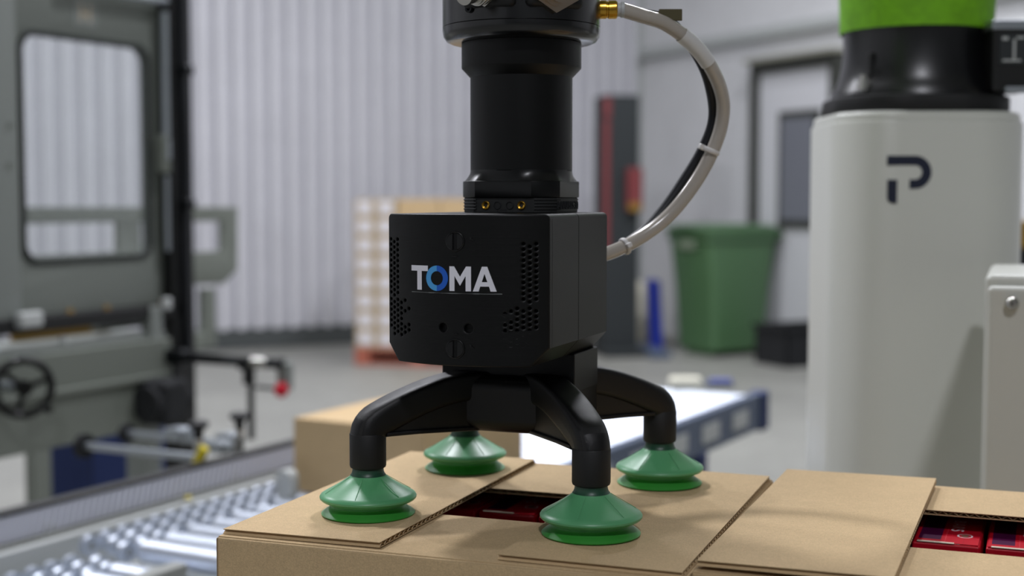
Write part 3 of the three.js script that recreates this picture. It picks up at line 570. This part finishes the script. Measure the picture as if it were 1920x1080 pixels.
// ------------------------------------------------------------------ case sealing machine at the left
const MO = [-1.281, 3.6], MT = 28;
const machine = thing('case_sealer', 'grey case sealing machine with a windowed guard, handwheel and black posts', 'machine', [MO[0], 0, -MO[1]], -MT);
const mp = (px, py, xl = 0) => onPlane(px, py, MO, MT, xl);
const side = (shape, depth, x = 0, bevel = .002) => muv(creased(ext(shape, depth, bevel, 2, 8).rotateY(Math.PI / 2).translate(x, 0, 0), .5));   // shape drawn in (s, y), extruded along x
{
  const w00 = mp(48, 486), w10 = mp(276, 478), w11 = mp(274, 95), w01 = mp(36, 60);
  const s0 = -(w00.z + w01.z) / 2, s1 = -(w10.z + w11.z) / 2, y0 = (w00.y + w10.y) / 2, y1 = (w11.y + w01.y) / 2;
  const sE = -mp(306, 300).z, yB = mp(200, 586).y, topY = 1.86;
  const pn = rrect(s0 - .5, yB, sE, topY, .01); pn.holes = [rrect(s0, y0, s1, y1, .045)];
  const panel = part(machine, 'guard_panel', side(pn, .02, -.02), M.machineGrey);
  const gk = rrect(s0 - .012, y0 - .012, s1 + .012, y1 + .012, .05); gk.holes = [rrect(s0 + .002, y0 + .002, s1 - .002, y1 - .002, .043)];
  part(panel, 'gasket', side(gk, .012, -.004, .001), M.gasket);
  part(panel, 'window_pane', side(rrect(s0 + .001, y0 + .001, s1 - .001, y1 - .001, .044), .004, -.012, 0), M.pane);
  const st = mp(160, 24, .004);
  const sk = part(panel, 'warning_sticker', rbox(.002, .075, .085, .0008, .0026, st.y, st.z), M.machinePale);
  part(sk, 'print', join(box(.0008, .05, .006, .004, st.y, st.z - .016), box(.0008, .05, .006, .004, st.y, st.z + .016), box(.0008, .006, .03, .004, st.y - .004, st.z)), M.packTan);
  // nearer leaf at the left edge
  const e0 = -mp(34, 300, .03).z;
  part(machine, 'guard_leaf', side(rrect(e0 - .5, yB + .01, e0, topY, .01), .02, .01), M.machinePale);
  for (const y of [235, 310]) { const q = mp(18, y, .032); part(machine, 'leaf_bolt', cylX(.008, .006, 16), M.machineGrey, [.032, q.y, q.z]); }
  // rail over the window, frame upright, rod, black post
  const r0 = mp(225, 0, .03), r1 = mp(345, 8, .03);
  part(machine, 'top_rail', bar(new THREE.Vector3(.03, r0.y + .015, r0.z + .2), new THREE.Vector3(.03, r1.y, r1.z), .012), M.aluminium);
  const u = mp(312, 300, .03);
  part(machine, 'gas_strut', join(cyl(.012, .012, .36, 18).translate(.03, mp(312, 140, .03).y, u.z), cyl(.014, .014, .06, 18).translate(.03, mp(312, 280, .03).y, u.z), cyl(.008, .008, .22, 18).translate(.03, mp(312, 400, .03).y, u.z)), M.aluminium);
  part(machine, 'hinge_block', rbox(.04, .11, .05, .006, .02, mp(300, 290).y, mp(298, 290).z), M.machineDark);
  const p0 = mp(319, 300, .04), p1 = mp(361, 300, .04), pm = (p0.z + p1.z) / 2;
  part(machine, 'black_post', rbox(.05, 2.0, Math.abs(p0.z - p1.z) * .95, .006, .02, 1.0, pm), M.blackMatte);
  part(machine, 'post_cable', tube([[0, 1.9], [.004, 1.6], [-.004, 1.35], [.004, 1.1], [0, .8]].map(([o, y]) => new THREE.Vector3(.056, y, pm + o)), .013, 40, 12), M.cable);
  for (const y of [130, 383]) { const q = mp(335, y, .06); part(machine, 'cable_clip', rbox(.034, .03, .04, .006, .06, q.y, pm), M.anodised); }
  // rear guard plate with openings, seen through the window and beyond the post
  const X2 = -.75, rp = (x, y) => { const q = mp(x, y, X2); return [-q.z, q.y]; };
  const pl = poly([rp(-80, 388), rp(-80, 545), rp(412, 532), rp(438, 505), rp(438, 388)]);
  const hol = (x0, y0_, x1, y1_) => { const a = rp(x0, y0_), b = rp(x1, y1_); return new THREE.Path([[a[0], a[1]], [b[0], a[1]], [b[0], b[1]], [a[0], b[1]]].map(q => new THREE.Vector2(...q))); };
  pl.holes = [hol(-40, 422, 214, 472), hol(255, 416, 285, 470), hol(340, 416, 410, 470)];
  part(machine, 'rear_guard_plate', side(pl, .02, X2, .001), M.machineDark);
  const rb = rp(390, 540); part(machine, 'rear_post', rbox(.04, rb[1], .06, .004, X2 + .01, rb[1] / 2, -rp(338, 540)[0]), M.machineDark);
  { const lo = rp(385, 650)[1]; part(machine, 'rear_stub', rbox(.04, rb[1] - lo, .06, .004, X2 + .01, (rb[1] + lo) / 2, -rp(384, 540)[0]), M.machineDark); part(machine, 'rear_rail', rbox(.04, .06, Math.abs(rp(384, 540)[0] - rp(60, 540)[0]), .004, X2 + .01, lo + .03, -(rp(384, 540)[0] + rp(60, 540)[0]) / 2), M.machineDark); }
  part(machine, 'rear_post', rbox(.04, rb[1], .08, .004, X2 + .01, rb[1] / 2, -rp(60, 540)[0]), M.machineDark);
  // black beam below the guard with its hardware
  const b0 = mp(-40, 612, .02), b1 = mp(330, 578, .02), by = (mp(150, 598, .02).y);
  part(machine, 'lower_beam', rbox(.05, .04, Math.abs(b0.z - b1.z), .005, .02, by, (b0.z + b1.z) / 2), M.blackMatte);
  for (const x of [126, 195, 300]) { const q = mp(x, 585, .02); part(machine, 'brass_screw', lathe([[0, .012], [.008, .01], [.01, 0]], 14), M.brownGold, [.03, by + .02, q.z]); }
  const ws = mp(52, 602, .05); part(machine, 'white_clamp', rbox(.03, .04, .075, .008, .055, by + .016, ws.z), M.palePlastic);
  const ws2 = mp(312, 567, .05); part(machine, 'white_clamp', rbox(.02, .035, .03, .006, .05, by + .022, ws2.z), M.palePlastic);
  // lower body: top ledge, brown carton guide, long side plate with a groove line, right bracket
  const q0 = mp(-40, 660, .06), q1 = mp(322, 640, .06), zA = q0.z, zB = q1.z, yT = mp(100, 662, .06).y, yLo = mp(120, 836, .06).y;
  part(machine, 'side_plate', rbox(.03, yT - yLo, zA - zB + .3, .004, .045, (yT + yLo) / 2, (zA + zB) / 2 + .15), M.machineDark);
  part(machine, 'ledge', rbox(.2, .02, zA - zB, .004, -.06, yT + .008, (zA + zB) / 2), M.machinePale);
  part(machine, 'wooden_guide', rbox(.02, .07, .36, .003, -.12, yT + .05, (zA + zB) / 2 - .1), M.brownGold);
  part(machine, 'inner_beam', rbox(.03, .022, .22, .003, -.05, mp(230, 608, -.05).y, mp(230, 608, -.05).z), M.machinePale);
  part(machine, 'bracket', rbox(.04, .17, .05, .004, .03, yT + .01, zB + .05), M.machinePale);
  const gl0 = mp(100, 737, .062), gl1 = mp(300, 703, .062);
  part(machine, 'side_flange', rbox(.022, .014, Math.abs(gl0.z - gl1.z) * 1.6, .002, .065, (gl0.y + gl1.y) / 2, (gl0.z + gl1.z) / 2 + .1), M.machineDark);
  const nut = mp(129, 645, .05); part(machine, 'knob', lathe([[0, .02], [.012, .018], [.014, 0]], 20), M.palePlastic, [.03, yT + .018, nut.z]);
  for (const [x, z] of [[.02, zA + .1], [.02, zB + .08], [-.7, zA + .1], [-.7, zB + .08]]) part(machine, 'leg', rbox(.07, yLo + .02, .07, .004, x, (yLo + .02) / 2, z), M.machinePale);
  part(machine, 'cross_member', rbox(.72, .06, .05, .004, -.34, yLo + .06, zA + .1), M.machineDark); part(machine, 'cross_member', rbox(.72, .06, .05, .004, -.34, yLo + .06, zB + .08), M.machineDark);
  // motor beside the post
  const mo = mp(306, 752, .1); part(machine, 'motor', join(rbox(.11, .13, .11, .02, .1, mo.y, mo.z), cylZ(.05, .15, 24).translate(.1, mo.y, mo.z)), M.rubber);
  // handwheel
  const hw = mp(44, 727, .16), wheel = part(machine, 'handwheel', new THREE.TorusGeometry(.068, .0105, 14, 44), M.blackSmooth, [hw.x, hw.y, hw.z]);
  wheel.rotation.y = 62 * D2R;
  for (let k = 0; k < 3; k++) part(wheel, 'spoke', bar(new THREE.Vector3(0, 0, 0), new THREE.Vector3(.066 * Math.cos(k * 2.094 + .3), .066 * Math.sin(k * 2.094 + .3), 0), .0075), M.blackSmooth);
  part(wheel, 'hub', cylZ(.02, .03, 24), M.blackSmooth);
  part(wheel, 'crank_handle', lathe([[0, 0], [.006, 0], [.011, .02], [.01, .045], [0, .05]], 18).rotateX(Math.PI / 2), M.blackSmooth, [.045, -.052, .01]);
  part(machine, 'wheel_shaft', bar(new THREE.Vector3(.05, hw.y, hw.z), new THREE.Vector3(hw.x, hw.y, hw.z), .012), M.aluminium);
  // upper cross arm with emergency stop
  const c0 = mp(318, 667, .06); const X = atDepth(318, 667, 0 + MO[1] - c0.z * Math.cos(MT * D2R)).x;
  const armDir = (px, py, len) => { const q = mp(px, py, .06); q.x += len; return q; };
  const A0 = armDir(320, 668, 0), A1 = armDir(320, 668, .1), A2 = armDir(320, 668, .385);
  part(machine, 'cross_arm', bar(A0, A2, .015, 18), M.anodised);
  part(machine, 'arm_clamp', rbox(.08, .045, .05, .01, A0.x + .02, A0.y, A0.z), M.anodised);
  part(machine, 'arm_sleeve', bar(A0.clone().add(new THREE.Vector3(.295, 0, 0)), A0.clone().add(new THREE.Vector3(.355, 0, 0)), .017, 18), M.steel);
  part(machine, 'arm_cap', bar(A2, A2.clone().add(new THREE.Vector3(.022, 0, 0)), .017, 18), M.blackMatte);
  const hub = A0.clone().add(new THREE.Vector3(.28, 0, 0));
  part(machine, 'drop_clamp', join(rbox(.05, .04, .035, .008, hub.x, hub.y - .004, hub.z), rbox(.03, .05, .025, .006, hub.x + .006, hub.y - .04, hub.z)), M.blackMatte);
  part(machine, 'drop_rod', bar(hub.clone().add(new THREE.Vector3(.012, -.03, 0)), hub.clone().add(new THREE.Vector3(.012, -.22, 0)), .0095, 14), M.blackMatte);
  const es = A2.clone().add(new THREE.Vector3(.018, -.07, .0));
  part(machine, 'stop_bracket', rbox(.04, .08, .03, .006, es.x, es.y + .035, es.z - .012), M.machinePale);
  part(machine, 'stop_bar', bar(es.clone().add(new THREE.Vector3(-.1, -.002, -.012)), es.clone().add(new THREE.Vector3(-.01, -.002, -.012)), .005, 10), M.anodised);
  const eb = part(machine, 'emergency_stop', lathe([[0, .03], [.014, .029], [.0195, .025], [.02, .018], [.013, .012], [.013, 0], [0, 0]], 28).rotateX(Math.PI / 2), M.red, [es.x, es.y, es.z]);
  eb.rotation.y = MT * D2R; eb.userData.label = 'round red emergency stop button';
}

// ------------------------------------------------------------------ roller conveyor behind the cartons
const CO = [-.875, 2.37], CT = 29, BED = .648;
const cp = (px, py, h) => { const w = onLevel(px, py, h), c = Math.cos(CT * D2R), s = Math.sin(CT * D2R), X = w.x - CO[0], d = -w.z - CO[1]; return [X * c - d * s, X * s + d * c]; };   // pixel on a level -> (across, along)
let conveyor;
{
  const g = thing('roller_conveyor', 'long roller conveyor with shiny rollers running behind the cartons', 'conveyor', [CO[0], 0, -CO[1]], -CT);
  const W = .53, S0 = -.75, S1 = 2.42, len = S1 - S0, mid = -(S0 + S1) / 2;
  part(g, 'far_rail', rbox(.05, .11, len, .004, .0, BED - .06, mid), M.palePlastic);
  part(g, 'near_rail', rbox(.03, .11, S1 - .35, .004, W, BED - .048, -(S1 + .35) / 2), M.blueGrey);
  for (let i = 0; i < 6; i++) part(g, 'rail_plate', rbox(.004, .05, .13, .001, W + .016, BED - .05, -(1.0 + i * .24)), M.palePlastic);
  part(g, 'rail_end', rbox(.05, .12, .06, .008, W, BED - .05, -S1 + .01), M.darkBlue);
  part(g, 'short_rail', rbox(.03, .12, .9, .004, .352, BED - .055, -(.05 - .45)), M.railGrey);
  part(g, 'bed_pan', rbox(W - .04, .006, S1 - S0 - .06, .002, W / 2, BED - .085, mid), M.palePlastic);
  part(g, 'cross_brace', rbox(W, .05, .04, .004, W / 2, BED - .12, -1.6), M.blueGrey); part(g, 'cross_brace', rbox(W, .05, .04, .004, W / 2, BED - .12, .2), M.blueGrey);
  const pitch = .062, longR = cylX(.0215, W - .05, 24), shortR = cylX(.0215, .165, 24), midR = cylX(.0215, .33, 24);
  for (let s = S0 + .03; s < S1 - .02; s += pitch) {
    if (s < .1) part(g, 'roller', shortR, M.zinc, [.25, BED - .0515, -s]); else if (s < .97) part(g, 'roller', midR, M.zinc, [.345, BED - .0215, -s]); else part(g, 'roller', longR, M.zinc, [W / 2 + .008, BED - .0215, -s]);
  }
  // skate wheels on the far side of the near section
  const wheelG = cylX(.019, .014, 18), capG = cylX(.007, .0165, 12);
  for (let s = S0 + .02; s < .95; s += .043) for (const [k, x] of [[0, .06], [1, .105], [0, .15]]) {
    const w = part(g, 'skate_wheel', wheelG, M.zinc, [x, BED - (s < .1 ? .049 : .022), -(s + k * .0215)]); part(w, 'wheel_cap', capG, M.steel);
  }
  for (const x of [.0, W]) for (const s of [.5, 1.9]) part(g, 'leg', rbox(.045, BED - .1, .045, .004, x, (BED - .1) / 2, -s), M.darkBlue);
  for (const s of [-.5]) for (const x of [.0, .365]) part(g, 'leg', rbox(.045, BED - .1, .045, .004, x, (BED - .1) / 2, -s), M.darkBlue);
  conveyor = g;
  part(g, 'orange_foot_guard', rbox(.02, .08, .12, .004, W + .02, BED - .22, -1.62), M.orange);
}
{ // side guide of slanted grey links on a black carrier
  const h0 = .652, H = .046;
  const y = h0 - BED + .006;
  const g = part(conveyor, 'link_guide', rbox(.03, .008, 1.62, .003, -.012, y + H + .004, -.07), M.blackMatte, [0, BED - .006, 0]);
  part(g, 'back_plate', rbox(.012, H, 1.62, .002, -.022, y + H / 2, -.07), M.anodised);
  part(g, 'lower_carrier', rbox(.04, .016, 1.62, .003, -.01, y - .01, -.07), M.railGrey);
  const lk = muv(creased(ext(poly([[0, 0], [.0105, 0], [.0225, H], [.012, H]]), .012, .0012, 2).rotateY(Math.PI / 2), .5));
  for (let i = 0; i < 98; i++) part(g, 'link', lk, M.linkGrey, [-.012, y, .72 - i * .0158]);
  for (const s of [-.4, .1, .6]) part(g, 'stand_off', rbox(.02, .03, .03, .003, -.01, .012, -s), M.railGrey);
  part(conveyor, 'end_stop', creased(ext(rrect(-.019, 0, .019, .062, .017), .022, .003, 2, 10), .5), M.palePlastic, [.186, BED - .004, -.55]);
  // guide rods with black discs, clamp knobs and yellow handle
  const wheelAt = (px, py, d) => { const w = atDepth(px, py, d), c = Math.cos(CT * D2R), s = Math.sin(CT * D2R), X = w.x - CO[0], dd = -w.z - CO[1]; return new THREE.Vector3(X * c - dd * s, w.y - (BED - .006), -(X * s + dd * c)); };
  const ra = wheelAt(158, 836, 3.0), rb = wheelAt(368, 858, 2.9); part(g, 'guide_rod', bar(ra, rb, .0085, 16), M.aluminium); part(g, 'rod_disc', cylX(.027, .014, 24), M.rubber, ra.toArray());
  const rc = wheelAt(238, 812, 3.35), rd = wheelAt(430, 832, 3.2); part(g, 'guide_rod', bar(rc, rd, .0085, 16), M.aluminium); part(g, 'rod_disc', cylX(.024, .014, 24), M.rubber, rc.toArray());
  for (const [x, yy, d, hh] of [[372, 803, 2.88, .05], [449, 787, 3.05, .075]]) {
    const k = wheelAt(x, yy, d), n = part(g, 'clamp_knob', lathe([[0, -.022], [.009, -.022], [.011, -.004], [.021, .004], [.022, .012], [.016, .016], [0, .016]], 20), M.blackMatte, k.toArray());
    part(g, 'stud', cyl(.0095, .0095, hh, 16).translate(0, -.022 - hh / 2, 0), M.steel, k.toArray());
  }
  const yh = wheelAt(376, 856, 2.86), hd = part(g, 'yellow_handle', rbox(.02, .05, .018, .006), M.yellow, yh.toArray()); hd.rotation.z = -.55;
  for (const [x, yy, d] of [[335, 812, 3.1], [432, 822, 3.1], [415, 838, 3.0]]) { const q = wheelAt(x, yy, d); part(g, 'clamp_block', join(rbox(.04, .028, .04, .006), cylX(.011, .07, 16)), M.aluminium, q.toArray()); }
  const bs = wheelAt(330, 932, 2.74); part(g, 'yellow_button', lathe([[0, .006], [.006, .005], [.007, 0]], 14), M.yellow, [.03, bs.y, bs.z]);
}
{ // small carton lying on the roller conveyor
  const [a, s] = cp(551, 921, BED), c = Math.cos(CT * D2R), sn = Math.sin(CT * D2R);
  const w = .318, h = .152, dep = .4, ca3 = a + w / 2, cs = s + dep / 2;
  const g = thing('closed_carton', 'closed brown cardboard carton on the roller conveyor behind the gripper', 'carton', [CO[0] + ca3 * c + cs * sn, BED, -(CO[1] - ca3 * sn + cs * c)], -CT);
  part(g, 'body', rbox(w, h - .003, dep, .003, 0, (h - .003) / 2, 0), M.kraft);
  part(g, 'flap', rbox(w, .0035, dep / 2 - .001, .0015, 0, h - .0015, dep / 4), M.kraft); part(g, 'flap', rbox(w, .0035, dep / 2 - .001, .0015, 0, h - .0015, -dep / 4), M.kraft);
}
{ // odds and ends at the far end of the conveyor
  const put = (px, py) => { const w = onLevel(px, py, BED); return [w.x, BED, w.z]; };
  const a = thing('cream_sponge', 'small cream block lying on the far end of the roller conveyor', 'block', put(1285, 728)); part(a, 'block', rbox(.1, .035, .07, .01, 0, .0175, 0), M.cream);
  const b = thing('blue_cloth', 'small blue folded cloth beside the cream block on the conveyor', 'cloth', put(1348, 724)); part(b, 'fold', rbox(.09, .012, .06, .005, 0, .006, 0), M.blueGrey); part(b, 'fold', rbox(.07, .01, .05, .004, .005, .017, 0), S({ color: 0x5a62a0, roughness: .9 }));
}
{ // blue cabinet seen under the machine
  const w0 = atDepth(68, 835, 4.9), w1 = atDepth(288, 835, 4.9), top = .62;
  const g = thing('blue_cabinet', 'low dark blue steel cabinet standing behind the sealing machine legs', 'cabinet', [(w0.x + w1.x) / 2, 0, -5.0]);
  part(g, 'body', rbox(w1.x - w0.x, top - .04, .3, .006, 0, (top - .04) / 2 + .04, 0), M.darkBlue); part(g, 'top', rbox(w1.x - w0.x + .02, .02, .32, .004, 0, top + .01, 0), M.darkBlue);
  for (const s of [-1, 1]) part(g, 'foot', box(.05, .04, .24, s * (w1.x - w0.x) * .4, .02, 0), M.rubber);
  part(g, 'door_seam', box(.004, top - .1, .002, 0, top / 2 + .02, .151), M.rubber);
}

// ------------------------------------------------------------------ far background
{ // green wheeled bin
  const c = onLevel(1352, 662, 0), g = thing('wheeled_bin', 'dark green wheeled rubbish bin by the white wall', 'bin', [c.x, 0, c.z], 0); g.rotation.y = -60 * D2R;
  const W0 = .24, D0 = .26, W1 = .29, D1 = .35, H = .98, y0 = .05;
  const ringOf = (w, d, y, r) => { const pts = []; for (let q = 0; q < 4; q++) for (let i = 0; i <= 5; i++) { const a = q * Math.PI / 2 + i / 5 * Math.PI / 2; pts.push([(q === 0 || q === 3 ? w - r : -w + r) + r * Math.cos(a), y, (q < 2 ? d - r : -d + r) + r * Math.sin(a)]); } return pts; };
  const loft = (rings) => { const n = rings[0].length, v = [], idx = []; rings.forEach(r => { r.forEach(p => v.push(...p)); v.push(...r[0]); }); for (let j = 0; j < rings.length - 1; j++) for (let i = 0; i < n; i++) { const p = j * (n + 1) + i; idx.push(p, p + n + 1, p + 1, p + 1, p + n + 1, p + n + 2); } const q = new THREE.BufferGeometry(); q.setAttribute('position', new THREE.Float32BufferAttribute(v, 3)); q.setIndex(idx); return creased(q, .5); };
  const uv0 = q => { q.setAttribute('uv', new THREE.Float32BufferAttribute(new Float32Array(q.attributes.position.count * 2), 2)); return q; };
  part(g, 'tub', uv0(loft([ringOf(.01, .01, y0, .005), ringOf(W0, D0, y0, .05), ringOf(W0 + .018, D0 + .03, y0 + .5, .05), ringOf(W1 - .02, D1 - .02, H - .12, .05), ringOf(W1 - .02, D1 - .02, H, .05)])), M.binGreen);
  part(g, 'rim', uv0(loft([ringOf(W1 - .03, D1 - .03, H - .07, .05), ringOf(W1, D1, H - .07, .05), ringOf(W1, D1, H, .05), ringOf(W1 - .03, D1 - .03, H, .05)])), M.binDark);
  const lid = part(g, 'lid', uv0(loft([ringOf(W1 + .01, D1 + .02, H + .002, .05), ringOf(W1 + .01, D1 + .02, H + .025, .05), ringOf(W1 - .05, D1 - .05, H + .055, .06), ringOf(.01, .01, H + .062, .005)])), M.binGreen);
  part(lid, 'lid_handle', bar(new THREE.Vector3(-.12, H + .03, D1 + .04), new THREE.Vector3(.12, H + .03, D1 + .04), .014), M.binGreen);
  part(g, 'front_label', box(.2, .07, .004, 0, H - .1, D1 + .001), S({ color: 0x7d8a76, roughness: .6 }));
  part(g, 'rear_handle', join(bar(new THREE.Vector3(-.24, H - .02, -D1 - .06), new THREE.Vector3(.24, H - .02, -D1 - .06), .016), box(.04, .06, .08, -.22, H - .03, -D1 - .03), box(.04, .06, .08, .22, H - .03, -D1 - .03)), M.binDark);
  for (const s of [-1, 1]) { const w = part(g, 'wheel', cylX(.1, .05, 28), M.rubber, [s * .25, .1, -D0 - .06]); part(w, 'wheel_hub', cylX(.05, .056, 20), M.mast); }
  part(g, 'axle', bar(new THREE.Vector3(-.25, .1, -D0 - .06), new THREE.Vector3(.25, .1, -D0 - .06), .012), M.steel);
  part(g, 'axle_housing', box(.4, .08, .1, 0, .11, -D0 - .02), M.binDark);
  part(g, 'front_foot', box(.3, .05, .06, 0, .025, D0 - .06), M.binDark);
}
{ // stretch wrapping column
  const c = onLevel(1154, 663, 0), g = thing('wrapping_mast', 'tall black machine mast with red side strips, left of the green bin', 'machine', [c.x, 0, c.z]); g.rotation.y = 12 * D2R;
  part(g, 'column', rbox(.29, 2.0, .3, .012, 0, 1.05, 0), M.mast);
  part(g, 'red_strip', rbox(.05, 1.05, .02, .004, -.125, 1.33, .152), M.mastRed); part(g, 'red_strip', rbox(.06, .16, .02, .004, -.12, 1.95, .152), M.mastRed);
  part(g, 'film_carriage', rbox(.12, .34, .08, .01, .09, 1.31, .19), M.mastRed); part(g, 'warning_plate', rbox(.1, .06, .01, .004, .085, 1.175, .235), M.brownGold);
  part(g, 'base', rbox(.36, .06, .5, .01, .02, .03, .04), M.mast); part(g, 'turntable_arm', rbox(.16, .05, .7, .01, .24, .03, .1), M.blueGrey);
}
{ // blue board and white bag between mast and bin
  const c = onLevel(1229, 650, 0), g = thing('blue_board', 'upright bright blue board leaning beside the green bin', 'board', [c.x, 0, c.z]); part(g, 'board', rbox(.1, .56, .3, .008, 0, .28, 0), M.vividBlue); g.rotation.z = .05;
  const w = onLevel(1198, 638, 0), h = thing('white_sack', 'small white sack between the black mast and the blue board', 'sack', [w.x, 0, w.z]); part(h, 'sack', lathe([[0, 0], [.1, 0], [.12, .08], [.11, .35], [.09, .46], [.03, .52], [0, .52]], 20), M.cream);
}
{ // dark crate right of the bin
  const c = onLevel(1496, 682, 0), g = thing('black_crate', 'low black plastic crate at the wall, right of the green bin', 'crate', [c.x, 0, c.z], 26.5); part(g, 'crate_wall', join(box(.5, .28, .02, 0, .14, .19), box(.5, .28, .02, 0, .14, -.19), box(.02, .28, .4, .24, .14, 0), box(.02, .28, .4, -.24, .14, 0)), M.rubber); part(g, 'crate_floor', box(.48, .02, .38, 0, .011, 0), M.rubber); part(g, 'crate_rim', join(box(.54, .03, .03, 0, .285, .2), box(.54, .03, .03, 0, .285, -.2), box(.03, .03, .42, .255, .285, 0), box(.03, .03, .42, -.255, .285, 0)), M.rubber);
}
{ // pallet with goods
  const c = onLevel(664, 684, 0), T = -14, W = 1.0, Dp = .8;
  const R = (x, z) => { const a = T * D2R; return [c.x + x * Math.cos(a) + z * Math.sin(a), c.z - x * Math.sin(a) + z * Math.cos(a)]; };
  const pc = R(W / 2, -Dp / 2), g = thing('red_pallet', 'reddish pallet under the stack of packs by the corrugated wall', 'pallet', [pc[0], 0, pc[1]], T);
  for (const z of [-.35, 0, .35]) part(g, 'bottom_board', box(W, .02, .09, 0, .01, z), M.palletRed);
  for (const x of [-.44, 0, .44]) for (const z of [-.35, 0, .35]) part(g, 'block', box(.11, .085, .09, x, .0625, z), M.palletRed);
  for (let i = 0; i < 7; i++) part(g, 'deck_board', box(W, .022, .095, 0, .116, -.35 + i * .1167), M.palletRed);
  const Y = .128;
  const ORD = ['lowest', 'second', 'third', 'fourth', 'fifth', 'sixth', 'seventh', 'topmost'];
  for (let col = 0; col < 2; col++) for (let r = 0; r < 8; r++) {
    const x = .085 + col * .165, z = -.4, q = R(x, z), u = thing('white_pack', `white pack in a tan tray, ${ORD[r]} layer, ${col ? 'column beside the brown cartons' : 'outer column of the pallet stack'}`, 'pack', [q[0], Y + r * .139, q[1]], T, 'white packs stacked on the pallet');
    part(u, 'tray', rbox(.158, .136, .77, .004, 0, .068, 0), M.packTan); part(u, 'white_front', rbox(.108, .092, .012, .004, 0, .07, .384), M.packWhite);
  }
  for (let col = 0; col < 2; col++) for (let r = 0; r < 4; r++) {
    const q = R(.5 + col * .325, -.4), u = thing('pallet_carton', `brown carton on the reddish pallet, ${['lowest', 'second', 'third', 'topmost'][r]} layer, ${col ? 'farther from' : 'next to'} the white packs`, 'carton', [q[0], Y + r * .278, q[1]], T, 'brown cartons stacked on the pallet');
    part(u, 'body', rbox(.318, .276, .76, .004, 0, .138, 0), M.kraft); part(u, 'tape', box(.05, .001, .76, 0, .2765, 0), M.packTan);
  }
}
shade(scene);
renderer.render(scene, camera);
